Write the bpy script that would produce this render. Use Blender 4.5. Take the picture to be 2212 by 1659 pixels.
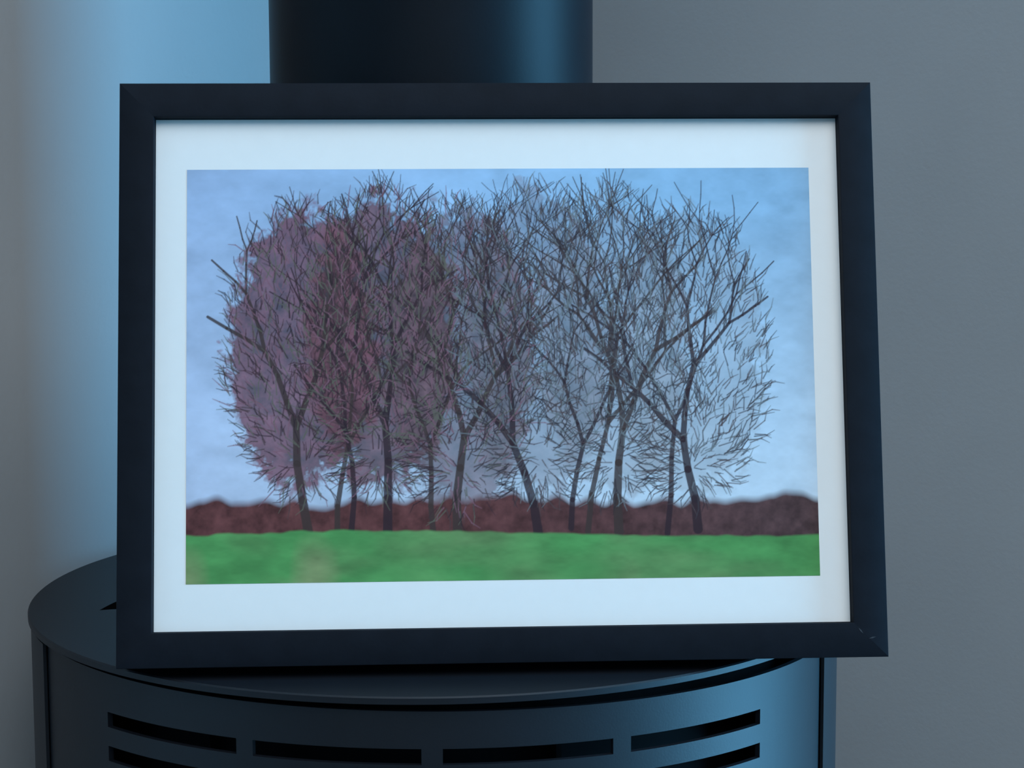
import bpy, bmesh, math, random
import numpy as np
from mathutils import Matrix, Vector

random.seed(4)
for o in list(bpy.data.objects):
    bpy.data.objects.remove(o, do_unlink=True)
S = bpy.context.scene
COL = S.collection
Z0 = 1.0                       # height of the stove's top plate above the floor

# ------------------------------------------------------------------ camera
cd = bpy.data.cameras.new('camera')
cd.sensor_fit = 'HORIZONTAL'; cd.sensor_width = 36.0
cd.lens = 4000.0 / 2212.0 * 36.0
cd.clip_start = 0.02
co = bpy.data.objects.new('camera', cd); COL.objects.link(co)
R_ = Vector((0.99998877, -0.00264003, -0.00393674))
U_ = Vector((0.0042005, 0.10874705, 0.99406058))
F_ = Vector((0.00219624, 0.99406595, -0.10875692))
m = Matrix.Identity(4)
for i in range(3):
    m[i][0], m[i][1], m[i][2] = R_[i], U_[i], -F_[i]
m[0][3], m[1][3], m[2][3] = 0.04220786, -1.07735602, 0.23889968 + Z0
co.matrix_world = m
S.camera = co

# ------------------------------------------------------------------ corner frame of the room
# u runs along the right wall, s along the left wall, both from the corner behind the pipe
CORNER = Vector((0.10, 0.60, 0.0))
ANG = math.radians(35)
UD = Vector((math.cos(ANG), -math.sin(ANG), 0))
SD = Vector((-math.sin(ANG), -math.cos(ANG), 0))
ROOM = 4.2; CEIL = 2.6
def rm(u, s, z): return CORNER + UD * u + SD * s + Vector((0, 0, z))

# ------------------------------------------------------------------ world, lights, exposure
w = bpy.data.worlds.new('dusk_sky'); S.world = w; w.use_nodes = True
bg = w.node_tree.nodes['Background']
bg.inputs[0].default_value = (0.35, 0.58, 0.95, 1); bg.inputs[1].default_value = 0.25
S.view_settings.view_transform = 'Standard'; S.view_settings.look = 'None'
S.view_settings.exposure = 0.0; S.view_settings.gamma = 1.0
S.view_settings.use_curve_mapping = False

WIN1 = dict(a0=1.00, a1=2.90, z0=0.35, z1=2.20)      # in the right wall, beside the stove
SKY = dict(u0=0.7, u1=2.9, s0=0.7, s1=2.9)            # unseen roof window, added to bring soft fill from overhead
def area(name, centre, normal, sx, sy, col, power):
    l = bpy.data.lights.new(name, 'AREA'); l.shape = 'RECTANGLE'; l.size = sx; l.size_y = sy
    l.color = col; l.energy = power
    o = bpy.data.objects.new(name, l); COL.objects.link(o)
    z = -normal.normalized(); y = Vector((0, 0, 1)) if abs(z.z) < 0.9 else UD.copy(); x = y.cross(z).normalized()
    mm = Matrix.Identity(4)
    for i in range(3): mm[i][0], mm[i][1], mm[i][2], mm[i][3] = x[i], y[i], z[i], centre[i]
    o.matrix_world = mm
    return o
area('daylight_side_window', rm((WIN1['a0']+WIN1['a1'])/2, -0.16, (WIN1['z0']+WIN1['z1'])/2), SD,
     WIN1['a1']-WIN1['a0'], WIN1['z1']-WIN1['z0'], (0.18, 0.60, 1.0), 215.0)
area('added_overhead_fill', rm((SKY['u0']+SKY['u1'])/2, (SKY['s0']+SKY['s1'])/2, CEIL+0.11), Vector((0, 0, -1)),
     SKY['u1']-SKY['u0'], SKY['s1']-SKY['s0'], (0.94, 0.96, 0.97), 80.0)  # added fill lamp over the invented roof opening, evens out walls and paper

# ------------------------------------------------------------------ helpers
def srgb(r, g, b):
    f = lambda c: (c/255/12.92) if c/255 <= 0.04045 else ((c/255+0.055)/1.055)**2.4
    return (f(r), f(g), f(b), 1.0)
def mat(name, col, rough=0.5, metal=0.0, spec=0.5, noise=0.0, scale=40.0, bump=0.0, bscale=300.0, bdist=0.001):
    M = bpy.data.materials.new(name); M.use_nodes = True
    nt = M.node_tree; b = nt.nodes['Principled BSDF']
    b.inputs['Roughness'].default_value = rough; b.inputs['Metallic'].default_value = metal
    b.inputs['Specular IOR Level'].default_value = spec
    tc = nt.nodes.new('ShaderNodeTexCoord')
    n = nt.nodes.new('ShaderNodeTexNoise'); n.inputs['Scale'].default_value = scale; n.inputs['Detail'].default_value = 5
    nt.links.new(tc.outputs['Object'], n.inputs['Vector'])
    rp = nt.nodes.new('ShaderNodeValToRGB')
    rp.color_ramp.elements[0].color = tuple(c*(1-noise) for c in col[:3]) + (1,)
    rp.color_ramp.elements[1].color = tuple(min(1, c*(1+noise)) for c in col[:3]) + (1,)
    rp.color_ramp.elements[0].position = 0.3; rp.color_ramp.elements[1].position = 0.7
    nt.links.new(n.outputs['Fac'], rp.inputs['Fac']); nt.links.new(rp.outputs['Color'], b.inputs['Base Color'])
    if bump > 0:
        n2 = nt.nodes.new('ShaderNodeTexNoise'); n2.inputs['Scale'].default_value = bscale; n2.inputs['Detail'].default_value = 3
        nt.links.new(tc.outputs['Object'], n2.inputs['Vector'])
        bp = nt.nodes.new('ShaderNodeBump'); bp.inputs['Strength'].default_value = bump; bp.inputs['Distance'].default_value = bdist
        nt.links.new(n2.outputs['Fac'], bp.inputs['Height']); nt.links.new(bp.outputs['Normal'], b.inputs['Normal'])
    return M
M_WALL = mat('grey_wall_paint', (0.36, 0.365, 0.37, 1), 0.85, 0, 0.2, 0.03, 6, 0.25, 260, 0.0006)
M_CEIL = mat('ceiling_paint', (0.6, 0.6, 0.59, 1), 0.9, 0, 0.2, 0.02, 5)
M_FLOOR = mat('dark_floor', (0.07, 0.055, 0.045, 1), 0.5, 0, 0.4, 0.2, 8)
M_WHITE = mat('white_gloss_paint', (0.75, 0.75, 0.74, 1), 0.4, 0, 0.5, 0.02, 10)
M_STOVE = mat('black_stove_paint', (0.003, 0.004, 0.007, 1), 0.50, 0, 0.40, 0.08, 60, 0.12, 900, 0.0003)
M_INNER = mat('dark_stove_interior', (0.004, 0.004, 0.005, 1), 0.8, 0, 0.1, 0.1, 40)
M_PIPE = mat('black_flue_paint', (0.001, 0.003, 0.006, 1), 0.46, 0, 0.16, 0.08, 60, 0.10, 900, 0.0003)
M_FRAME = mat('black_stained_wood', (0.006, 0.008, 0.012, 1), 0.6, 0, 0.07, 0.12, 90, 0.15, 500, 0.0003)
M_SCUFF = mat('pale_scuff', (0.03, 0.035, 0.042, 1), 0.7, 0, 0.3, 0.1, 200)
M_PAPER = mat('white_art_paper', (0.76, 0.74, 0.71, 1), 0.9, 0, 0.1, 0.008, 120, 0.05, 700, 0.0002)
M_BOARD = mat('brown_hardboard', (0.16, 0.10, 0.06, 1), 0.8, 0, 0.2, 0.1, 80)
M_GLASS = bpy.data.materials.new('window_glass'); M_GLASS.use_nodes = True
_n = M_GLASS.node_tree; _n.nodes.clear()
_t = _n.nodes.new('ShaderNodeBsdfTransparent'); _t.inputs[0].default_value = (0.97, 0.99, 1, 1)
_g = _n.nodes.new('ShaderNodeBsdfGlossy'); _g.inputs['Roughness'].default_value = 0.02
_x = _n.nodes.new('ShaderNodeMixShader'); _x.inputs[0].default_value = 0.06
_o = _n.nodes.new('ShaderNodeOutputMaterial')
_n.links.new(_t.outputs[0], _x.inputs[1]); _n.links.new(_g.outputs[0], _x.inputs[2]); _n.links.new(_x.outputs[0], _o.inputs[0])

def obj(name, bm, material, parent=None, smooth=None):
    me = bpy.data.meshes.new(name)
    bmesh.ops.recalc_face_normals(bm, faces=bm.faces[:])
    bm.to_mesh(me); bm.free()
    me.materials.append(material)
    if smooth is not None:
        me.polygons.foreach_set('use_smooth', [True]*len(me.polygons))
        me.set_sharp_from_angle(angle=math.radians(smooth))
    o = bpy.data.objects.new(name, me); COL.objects.link(o)
    if parent: o.parent = parent
    return o
def empty(name, loc):
    o = bpy.data.objects.new(name, None); COL.objects.link(o); o.location = loc; o.empty_display_size = 0.05
    return o
def tag(o, label, cat, group=None):
    o['label'] = label; o['category'] = cat
    if group: o['group'] = group
def struct(o, label=None):
    o['kind'] = 'structure'
    if label: o['label'] = label
    return o
def hexa(bm, pts):
    """8 points: 4 of one end, 4 of the other, same order"""
    v = [bm.verts.new(p) for p in pts]
    for f in ((0,1,2,3), (7,6,5,4), (0,4,5,1), (1,5,6,2), (2,6,7,3), (3,7,4,0)):
        bm.faces.new([v[i] for i in f])
def rbox(bm, u0, u1, s0, s1, z0, z1):
    hexa(bm, [rm(u0,s0,z0), rm(u1,s0,z0), rm(u1,s1,z0), rm(u0,s1,z0), rm(u0,s0,z1), rm(u1,s0,z1), rm(u1,s1,z1), rm(u0,s1,z1)])

# ------------------------------------------------------------------ room shell
T = 0.15
bm = bmesh.new(); rbox(bm, -T, ROOM+T, -T, ROOM+T, -0.1, 0.0)
struct(obj('floor', bm, M_FLOOR), 'dark brown floor under the stove')
bm = bmesh.new()
rbox(bm, -T, SKY['u0'], -T, ROOM+T, CEIL, CEIL+0.1); rbox(bm, SKY['u1'], ROOM+T, -T, ROOM+T, CEIL, CEIL+0.1)
rbox(bm, SKY['u0'], SKY['u1'], -T, SKY['s0'], CEIL, CEIL+0.1); rbox(bm, SKY['u0'], SKY['u1'], SKY['s1'], ROOM+T, CEIL, CEIL+0.1)
struct(obj('ceiling', bm, M_CEIL), 'plain pale ceiling above the stove')
bm = bmesh.new(); rbox(bm, -T, 0, -T, ROOM+T, 0, CEIL)
struct(obj('wall_left', bm, M_WALL), 'grey painted wall left of the flue pipe, washed with blue light')
bm = bmesh.new()
rbox(bm, 0, WIN1['a0'], -T, 0, 0, CEIL); rbox(bm, WIN1['a1'], ROOM, -T, 0, 0, CEIL)
rbox(bm, WIN1['a0'], WIN1['a1'], -T, 0, 0, WIN1['z0']); rbox(bm, WIN1['a0'], WIN1['a1'], -T, 0, WIN1['z1'], CEIL)
struct(obj('wall_right', bm, M_WALL), 'flat grey painted wall right of the flue pipe')
bm = bmesh.new(); rbox(bm, ROOM, ROOM+T, -T, ROOM+T, 0, CEIL)
struct(obj('wall_front', bm, M_WALL), 'plain grey wall to the right, behind the camera')
bm = bmesh.new(); rbox(bm, 0, ROOM, ROOM, ROOM+T, 0, CEIL)
struct(obj('wall_back', bm, M_WALL), 'plain grey wall behind the camera')

def window(name, loc, boxes, pane, label):
    e = empty(name, loc); struct(e, label)
    inv = Matrix.Translation(-e.location)
    for n, M, bs in (('window_frame', M_WHITE, boxes), ('pane', M_GLASS, [pane])):
        for b in bs:
            bm = bmesh.new(); rbox(bm, *b); bm.transform(inv); obj(n, bm, M, e)
b_ = 0.05
a0, a1, z0, z1 = WIN1['a0'], WIN1['a1'], WIN1['z0'], WIN1['z1']
window('window_1', rm(a0, 0, z0), [(a0, a0+b_, -.10, -.05, z0, z1), (a1-b_, a1, -.10, -.05, z0, z1), (a0+b_, a1-b_, -.10, -.05, z0, z0+b_),
       (a0+b_, a1-b_, -.10, -.05, z1-b_, z1)], (a0+b_, a1-b_, -.078, -.072, z0+b_, z1-b_), 'tall window in the right wall beside the stove, outside the picture')
u0, u1, s0, s1 = SKY['u0'], SKY['u1'], SKY['s0'], SKY['s1']
window('added_roof_window', rm(u0, s0, CEIL), [(u0, u0+b_, s0, s1, CEIL+.02, CEIL+.07), (u1-b_, u1, s0, s1, CEIL+.02, CEIL+.07), (u0+b_, u1-b_, s0, s0+b_, CEIL+.02, CEIL+.07),
       (u0+b_, u1-b_, s1-b_, s1, CEIL+.02, CEIL+.07)], (u0+b_, u1-b_, s0+b_, s1-b_, CEIL+.042, CEIL+.048), 'unseen roof window added in the ceiling for overhead fill light')

# ------------------------------------------------------------------ round stove
def P(deg, r, z):
    a = math.radians(deg)          # 0 = towards the camera, positive to the right
    return (r*math.sin(a), -r*math.cos(a), z)

stove = empty('wood_stove', (0, 0, 0))
tag(stove, 'black round cylindrical stove with slotted curved front and flat round top', 'stove')

def polar_sheet(angs, rows, skip, r_out, r_in, zf=lambda a, z: z):
    """curved sheet with openings; rows are heights, cells in skip(i, j) stay open"""
    bm = bmesh.new(); cache = {}
    def v(i, j, side):
        k = (i, j, side)
        if k not in cache:
            cache[k] = bm.verts.new(P(angs[i], r_out if side == 0 else r_in, zf(angs[i], rows[j])))
        return cache[k]
    na, nr = len(angs)-1, len(rows)-1
    solid = lambda i, j: 0 <= i < na and 0 <= j < nr and not skip(i, j)
    for i in range(na):
        for j in range(nr):
            if not solid(i, j): continue
            bm.faces.new([v(i,j,0), v(i+1,j,0), v(i+1,j+1,0), v(i,j+1,0)])
            bm.faces.new([v(i,j,1), v(i,j+1,1), v(i+1,j+1,1), v(i+1,j,1)])
            if not solid(i-1, j): bm.faces.new([v(i,j,0), v(i,j+1,0), v(i,j+1,1), v(i,j,1)])
            if not solid(i+1, j): bm.faces.new([v(i+1,j,0), v(i+1,j,1), v(i+1,j+1,1), v(i+1,j+1,0)])
            if not solid(i, j-1): bm.faces.new([v(i,j,0), v(i,j,1), v(i+1,j,1), v(i+1,j,0)])
            if not solid(i, j+1): bm.faces.new([v(i,j+1,0), v(i+1,j+1,0), v(i+1,j+1,1), v(i,j+1,1)])
    return bm

# front panel with three rows of four slots
SLOTS = [(-44.0, -22.6), (-20.4, 0.2), (2.7, 23.5), (25.9, 47.5)]
A0, A1 = -63.6, 66.9
brk = sorted([A0, A1] + [a for s in SLOTS for a in s])
angs = []
for a, b in zip(brk[:-1], brk[1:]):
    n = max(1, int(round((b-a)/1.2)))
    angs += [a + (b-a)*k/n for k in range(n)]
angs.append(A1)
tops = [-0.0261, -0.0437, -0.0613]; SH = 0.0078
rows = [-0.92, -0.45, -0.10]
for t in reversed(tops): rows += [t-SH, t]
rows += [-0.018, -0.009]
def zf(a, z):
    if z < -0.095: return Z0 + z
    if z > -0.010: return Z0 - 0.0080 - 0.000052*a - 0.0000004*a*a
    return Z0 + z - 0.0000306*a - 0.00000079*a*a
def skip(i, j):
    zm = (rows[j]+rows[j+1])/2; am = (angs[i]+angs[i+1])/2
    return any(t-SH < zm < t for t in tops) and any(s0 < am < s1 for s0, s1 in SLOTS)
obj('front_panel', polar_sheet(angs, rows, skip, 0.2310, 0.2280, zf), M_STOVE, stove, 25)['label'] = 'curved black front panel with rows of horizontal slots'

# outer shell wrapping the sides and back
angs2 = [66.0 + (360-66.0-62.4)*k/180 for k in range(181)]
obj('side_shell', polar_sheet(angs2, [0.06, 0.5, Z0-0.0058], lambda i, j: False, 0.2335, 0.2317), M_STOVE, stove, 25)
# inner convection jacket seen through the slots, and the recessed neck under the plate
angs3 = [k*2.0 for k in range(180)] + [360.0]
obj('inner_jacket', polar_sheet(angs3, [0.08, 0.5, Z0-0.0045], lambda i, j: False, 0.2070, 0.2040), M_INNER, stove, 25)
for a in (18.0, -30.0):
    bm = bmesh.new(); q = 0.35
    hexa(bm, [P(a-q,.2071,.9), P(a+q,.2071,.9), P(a+q,.214,.9), P(a-q,.214,.9), P(a-q,.2071,.985), P(a+q,.2071,.985), P(a+q,.214,.985), P(a-q,.214,.985)])
    obj('jacket_rib', bm, M_INNER, stove)
def lathe(profile, n=160):
    bm = bmesh.new(); rings = []
    for r, z in profile:
        rings.append([bm.verts.new(P(360*k/n, r, z)) for k in range(n)])
    for a, b in zip(rings[:-1], rings[1:]):
        for k in range(n): bm.faces.new([a[k], a[(k+1) % n], b[(k+1) % n], b[k]])
    bm.faces.new(rings[0]); bm.faces.new(rings[-1])
    return bm
obj('plinth', lathe([(0.215, 0.0), (0.215, 0.078), (0.21, 0.082)]), M_INNER, stove, 30)

# round top plate with two arc-shaped vent slots
def top_plate():
    bm = bmesh.new()
    rad = [0.02, 0.10, 0.150, 0.196, 0.225, 0.2342, 0.2350]
    zt = [0, 0, 0, 0, 0, 0, -0.0007]
    slot = [(73.7, 99.7), (260.3, 286.3)]           # degrees, same sense as P; the slots narrow towards the back
    br = sorted([0.0, 360.0] + [a for s in slot for a in s]); an = []
    for a, b in zip(br[:-1], br[1:]):
        n = max(1, int(round((b-a)/2.0))); an += [a+(b-a)*k/n for k in range(n)]
    N = len(an)
    def op(i, j):
        return j == 2 and any(s0-1e-6 <= an[i] < s1-1e-6 for s0, s1 in slot)
    TH = 0.0036
    def rr_(j, a):
        d = min(a, 360-a)
        return rad[j] - (0.00164*(d-73.7) if j == 3 and 73.69 < d < 99.71 else 0.0)
    top = [[bm.verts.new(P(a, rr_(j, a), Z0+zt[j])) for a in an] for j in range(len(rad))]
    bot = [[bm.verts.new(P(a, rr_(j, a), Z0-TH)) for a in an] for j in range(len(rad))]
    for i in range(N):
        k = (i+1) % N
        for j in range(len(rad)-1):
            if op(i, j):
                if not op(i-1, j): bm.faces.new([top[j][i], top[j+1][i], bot[j+1][i], bot[j][i]])
                if not op(k, j): bm.faces.new([top[j][k], bot[j][k], bot[j+1][k], top[j+1][k]])
                bm.faces.new([top[j][i], bot[j][i], bot[j][k], top[j][k]])
                bm.faces.new([top[j+1][i], top[j+1][k], bot[j+1][k], bot[j+1][i]])
                continue
            bm.faces.new([top[j][i], top[j][k], top[j+1][k], top[j+1][i]])
            bm.faces.new([bot[j][i], bot[j+1][i], bot[j+1][k], bot[j][k]])
        bm.faces.new([top[-1][i], top[-1][k], bot[-1][k], bot[-1][i]])
    bm.faces.new(top[0]); bm.faces.new(bot[0])
    return bm
obj('top_plate', top_plate(), M_STOVE, stove, 25)['label'] = 'flat round black top plate with arc-shaped vent slots'

# ------------------------------------------------------------------ flue pipe
pipe = empty('flue_pipe', (0.0, -0.020, Z0))
tag(pipe, 'thick matt black flue pipe rising from the round stove behind the picture', 'pipe')
def ring(r0, r1, z0, z1, n=160):
    bm = bmesh.new()
    pr = [(r0, z0), (r1, z0), (r1, z1), (r0, z1)]
    rg = [[bm.verts.new((r*math.cos(2*math.pi*k/n), r*math.sin(2*math.pi*k/n), z)) for k in range(n)] for r, z in pr]
    for a in range(4):
        b = (a+1) % 4
        for k in range(n): bm.faces.new([rg[a][k], rg[a][(k+1) % n], rg[b][(k+1) % n], rg[b][k]])
    return bm
obj('pipe_tube', ring(0.0860, 0.0906, 0.0005, CEIL-Z0-0.001), M_PIPE, pipe, 30)
obj('pipe_collar', ring(0.0907, 0.0945, 0.0005, 0.045), M_PIPE, pipe, 30)
obj('ceiling_rosette', ring(0.0907, 0.135, CEIL-Z0-0.012, CEIL-Z0-0.001), M_PIPE, pipe, 30)

# ------------------------------------------------------------------ framed picture leaning on the pipe
FW, FH, FT, FB = 0.3760, 0.2876, 0.030, 0.0170
ex = Vector((math.cos(0.0448), math.sin(0.0448), 0)); bk = Vector((-math.sin(0.0448), math.cos(0.0448), 0))
be = 0.2026
up = bk*math.sin(be) + Vector((0, 0, math.cos(be))); nn = -bk*math.cos(be) + Vector((0, 0, math.sin(be)))
pic = empty('picture_frame', (0, 0, 0))
mm = Matrix.Identity(4); org = Vector((-0.1484, -0.1768, Z0+0.0003))
for i in range(3): mm[i][0], mm[i][1], mm[i][2], mm[i][3] = ex[i], up[i], nn[i], org[i]
pic.matrix_world = mm         # local x along the bottom, y up the picture, z out of its front
tag(pic, 'black wooden picture frame with a landscape print, leaning against the flue pipe', 'picture frame')

def rail(p_out0, p_out1, p_in1, p_in0):
    """mitred moulding: front face, rounded arris, rebate lip"""
    bm = bmesh.new()
    q = [p_out0, p_out1, p_in1, p_in0]
    hexa(bm, [(x, y, 0) for x, y in q] + [(x, y, FT) for x, y in q])
    es = [e for e in bm.edges if all(abs(v.co.z-FT) < 1e-6 for v in e.verts)]
    lon = [e for e in es if {tuple(round(c, 5) for c in v.co[:2]) for v in e.verts} in
           ({tuple(round(c, 5) for c in p_out0), tuple(round(c, 5) for c in p_out1)},
            {tuple(round(c, 5) for c in p_in0), tuple(round(c, 5) for c in p_in1)})]
    bmesh.ops.bevel(bm, geom=lon, offset=0.0007, segments=2, affect='EDGES', profile=0.6)
    return bm
g = 0.00004
c0, c1, c2, c3 = (0, 0), (FW, 0), (FW, FH), (0, FH)
i0, i1, i2, i3 = (FB, FB), (FW-FB, FB), (FW-FB, FH-FB), (FB, FH-FB)
for a, b, c, d in ((c0, c1, i1, i0), (c1, c2, i2, i1), (c2, c3, i3, i2), (c3, c0, i0, i3)):
    obj('frame_rail', rail(a, b, c, d), M_FRAME, pic, 40)
def lbox(x0, x1, y0, y1, z0, z1):
    bm = bmesh.new()
    hexa(bm, [(x0,y0,z0), (x1,y0,z0), (x1,y1,z0), (x0,y1,z0), (x0,y0,z1), (x1,y0,z1), (x1,y1,z1), (x0,y1,z1)])
    return bm
e_ = 0.0002
PZ = FT - 0.0060
obj('backing_board', lbox(FB+e_, FW-FB-e_, FB+e_, FH-FB-e_, 0.004, 0.007), M_BOARD, pic)
paper = obj('art_paper', lbox(FB+e_, FW-FB-e_, FB+e_, FH-FB-e_, 0.0072, PZ), M_PAPER, pic)
paper['label'] = 'white paper border around the printed landscape'
# pale scuffs at the lower right mitre
def scuff(x, y, l, wd, rot):
    bm = bmesh.new(); c, s = math.cos(rot), math.sin(rot); z0, z1 = FT, FT+0.00008
    pts = [(-l, 0), (0, -wd), (l, 0), (0, wd)]
    pts = [(x+c*a-s*b, y+s*a+c*b) for a, b in pts]
    hexa(bm, [(a, b, z0) for a, b in pts] + [(a, b, z1) for a, b in pts])
    obj('scuff_mark', bm, M_SCUFF, pic)
scuff(0.3625, 0.0130, 0.0019, 0.00035, -0.9); scuff(0.3682, 0.0095, 0.0018, 0.00035, 0.25)

# ---- the printed picture: a plain, generic winter landscape in blues, plum, brown and green
def make_print():
    NX, NY = 960, 632
    W_, H_ = 0.3118, 0.2051
    asp = W_/H_
    rng = np.random.default_rng(11)
    X, Y = np.meshgrid(np.linspace(0, asp, NX), np.linspace(0, 1, NY))
    def up2(a, ny, nx):
        yi = np.linspace(0, a.shape[0]-1.001, ny); xi = np.linspace(0, a.shape[1]-1.001, nx)
        y0 = yi.astype(int); x0 = xi.astype(int); fy = (yi-y0)[:, None]; fx = (xi-x0)[None]
        fy = fy*fy*(3-2*fy); fx = fx*fx*(3-2*fx)
        return (a[y0][:, x0]*(1-fx)+a[y0][:, x0+1]*fx)*(1-fy) + (a[y0+1][:, x0]*(1-fx)+a[y0+1][:, x0+1]*fx)*fy
    def noise(ny, nx): return up2(rng.random((ny+2, nx+2)), NY, NX) - 0.5
    def fbm(k, ax=1.0): return sum(noise(int(k*2**i), int(k*ax*asp*2**i))/1.7**i for i in range(4))
    def lin(r, g, b): return np.array(srgb(r, g, b)[:3])/np.array([0.61, 0.76, 0.87])*np.array([0.76, 0.75, 0.72])
    mix = lambda A, B, t: A*(1-t[..., None]) + B*t[..., None]
    # sky
    img = np.ones((NY, NX, 3))*lin(128, 178, 222)
    img = mix(img, lin(176, 206, 232), np.clip(1.15-1.25*Y, 0, 1))
    img = mix(img, lin(150, 172, 216), np.clip(0.65-X/asp*0.9, 0, 1)*0.8)
    br = fbm(6, 0.5)*0.6 + fbm(28, 0.6)*0.5
    img *= (1 + 0.30*br)[..., None]
    # rounded crowns, one per tree, evenly set in a row
    HZ = 0.125
    trees = []
    cols = [(98, 60, 76), (90, 62, 74), (86, 70, 80), (90, 84, 94), (98, 96, 104), (104, 106, 112)]
    n1, n2 = fbm(10), fbm(40)
    for k in range(6):
        cx = asp*(0.185 + 0.123*k); cy = 0.56 + 0.02*math.sin(k*2.3)
        rx = 0.190; ry = 0.385 - 0.012*abs(k-2.5)
        trees.append((cx, cy, rx, ry))
        d = ((X-cx)/rx)**2 + ((Y-cy)/ry)**2
        t = np.clip((1.0 + 0.22*n1 + 0.35*n2 - d)/0.22, 0, 1)*(0.85, 0.85, 0.70, 0.45, 0.35, 0.30)[k]
        c = np.ones((NY, NX, 3))*lin(*cols[k])
        c *= (0.95 + 0.85*n2 + 0.45*n1)[..., None]
        img = mix(img, np.clip(c, 0, 1), t)
    # undergrowth along the horizon and the meadow
    edge = HZ + 0.075 + 0.030*noise(4, 40) + 0.03*noise(4, 14)
    t = np.clip((edge-Y)/0.02, 0, 1)
    c = np.ones((NY, NX, 3))*lin(84, 54, 58); c = mix(c, lin(66, 56, 62), np.clip(X/asp*1.5-0.6, 0, 1))
    img = mix(img, c*(1+0.6*n2)[..., None], t)
    # trunks and branches
    def stroke(x0, y0, x1, y1, w0, w1, col, op=0.9):
        p = max(w0, w1)+0.004
        xa, xb = min(x0, x1)-p, max(x0, x1)+p; ya, yb = min(y0, y1)-p, max(y0, y1)+p
        ia, ib = max(0, int(xa/asp*(NX-1))), min(NX, int(xb/asp*(NX-1))+2)
        ja, jb = max(0, int(ya*(NY-1))), min(NY, int(yb*(NY-1))+2)
        if ia >= ib or ja >= jb: return
        x = X[ja:jb, ia:ib]; y = Y[ja:jb, ia:ib]
        dx, dy = x1-x0, y1-y0; L2 = dx*dx+dy*dy+1e-12
        t = np.clip(((x-x0)*dx+(y-y0)*dy)/L2, 0, 1)
        d = np.hypot(x-x0-t*dx, y-y0-t*dy) - (w0+(w1-w0)*t)
        a = np.clip(0.5-d/0.0016, 0, 1)*op
        img[ja:jb, ia:ib] = mix(img[ja:jb, ia:ib], col, a)
    rr = random.Random(7)
    def grow(x, y, ang, ln, wd, dep, tr, col):
        cx, cy, rx, ry = tr
        n = 3; px, py = x, y
        for i in range(n):
            ang = max(-1.05, min(1.05, ang + rr.uniform(-0.16, 0.16)))
            qx, qy = px+math.sin(ang)*ln/n, py+math.cos(ang)*ln/n
            stroke(px, py, qx, qy, wd*(1-0.3*i/n), wd*(1-0.3*(i+1)/n), col)
            px, py = qx, qy
        if dep == 0 or ((px-cx)/rx)**2+((py-cy)/ry)**2 > 1.05 and dep < 7: return
        for s in ((-1, 1) if rr.random() < 0.75 else (-1, 0, 1)):
            grow(px, py, ang+s*rr.uniform(0.22, 0.55), ln*rr.uniform(0.70, 0.86), wd*0.66, dep-1, tr, col)
    for k, tr in enumerate(trees):
        col = lin(44, 36, 46) if k % 2 else lin(56, 50, 52)
        for off, sc in ((0.0, 1.0), (rr.choice((-1, 1))*0.075, 0.62)):
            bx = tr[0]+off+rr.uniform(-0.012, 0.012)
            grow(bx, HZ-0.012+rr.uniform(-.01, .01), rr.uniform(-0.05, 0.05), 0.25*(0.8+0.3*rr.random()), 0.0115*sc, 7 if off == 0 else 5, tr, col)
    # short twig strokes filling the crowns
    for k, (cx, cy, rx, ry) in enumerate(trees):
        for i in range(1000):
            a = rr.uniform(0, 2*math.pi); q = math.sqrt(rr.random())*1.02
            x, y = cx+math.cos(a)*rx*q, cy+math.sin(a)*ry*q
            d = math.atan2(x-cx, (y-cy)+0.28)+rr.uniform(-0.7, 0.7); l = rr.uniform(0.012, 0.034)
            c = lin(*rr.choice(((40, 34, 44), (58, 42, 52), (66, 60, 66), (112, 86, 106), (84, 92, 86)) if k < 3 else ((42, 40, 50), (58, 60, 70), (72, 66, 72), (96, 112, 124))))
            x1, y1 = x+math.sin(d)*l, y+math.cos(d)*l; d += rr.uniform(-0.7, 0.7)
            stroke(x, y, x1, y1, 0.0016, 0.0013, c, 0.75); stroke(x1, y1, x1+math.sin(d)*l*.7, y1+math.cos(d)*l*.7, 0.0013, 0.0007, c, 0.75)
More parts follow.
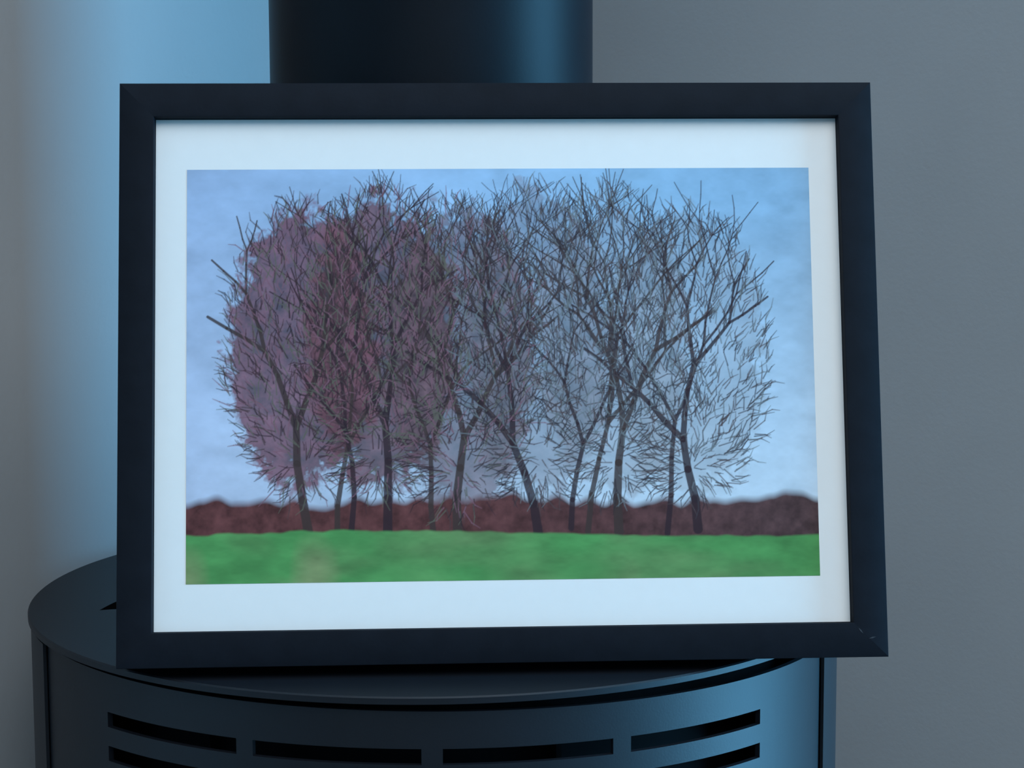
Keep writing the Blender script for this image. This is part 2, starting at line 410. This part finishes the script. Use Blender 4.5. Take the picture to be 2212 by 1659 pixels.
    # meadow in front
    gl = HZ - 0.012 + 0.012*np.sin(X*3.1+0.4) + 0.008*noise(3, 60)
    t = np.clip((gl-Y)/0.006, 0, 1)
    c = np.ones((NY, NX, 3))*lin(70, 138, 84); c = mix(c, lin(96, 128, 92), np.clip(fbm(5, 0.4)*1.2+0.2, 0, 1))
    c = mix(c, lin(150, 136, 120), np.clip(noise(3, 9)*1.6-0.25, 0, 1)*0.7)
    img = mix(img, c*(1+0.35*fbm(30, 0.4))[..., None], t)
    img = np.clip(img, 0.004, 0.9)
    # a flat sheet on the paper with its colours per vertex
    me = bpy.data.meshes.new('printed_landscape')
    x0, y0 = 0.0326, 0.0400
    co_ = np.empty((NY*NX, 3), np.float32)
    co_[:, 0] = (x0 + X/asp*W_).ravel(); co_[:, 1] = (y0 + Y*H_).ravel(); co_[:, 2] = PZ + 0.00012
    idx = np.arange(NY*NX).reshape(NY, NX)
    q = np.stack([idx[:-1, :-1], idx[:-1, 1:], idx[1:, 1:], idx[1:, :-1]], -1).reshape(-1, 4).astype(np.int32)
    me.vertices.add(NY*NX); me.vertices.foreach_set('co', co_.ravel())
    me.loops.add(q.size); me.loops.foreach_set('vertex_index', q.ravel())
    me.polygons.add(len(q)); me.polygons.foreach_set('loop_start', np.arange(0, q.size, 4, dtype=np.int32))
    me.update(calc_edges=True)
    at = me.color_attributes.new('ink', 'FLOAT_COLOR', 'POINT')
    at.data.foreach_set('color', np.concatenate([img.reshape(-1, 3), np.ones((NY*NX, 1))], 1).astype(np.float32).ravel())
    M = bpy.data.materials.new('printing_ink'); M.use_nodes = True
    nt = M.node_tree; b = nt.nodes['Principled BSDF']; b.inputs['Roughness'].default_value = 0.8; b.inputs['Specular IOR Level'].default_value = 0.15
    a = nt.nodes.new('ShaderNodeAttribute'); a.attribute_name = 'ink'
    nt.links.new(a.outputs['Color'], b.inputs['Base Color'])
    me.materials.append(M)
    o = bpy.data.objects.new('printed_landscape', me); COL.objects.link(o); o.parent = paper
    o['label'] = 'printed landscape of bare winter trees under a blue sky'
make_print()
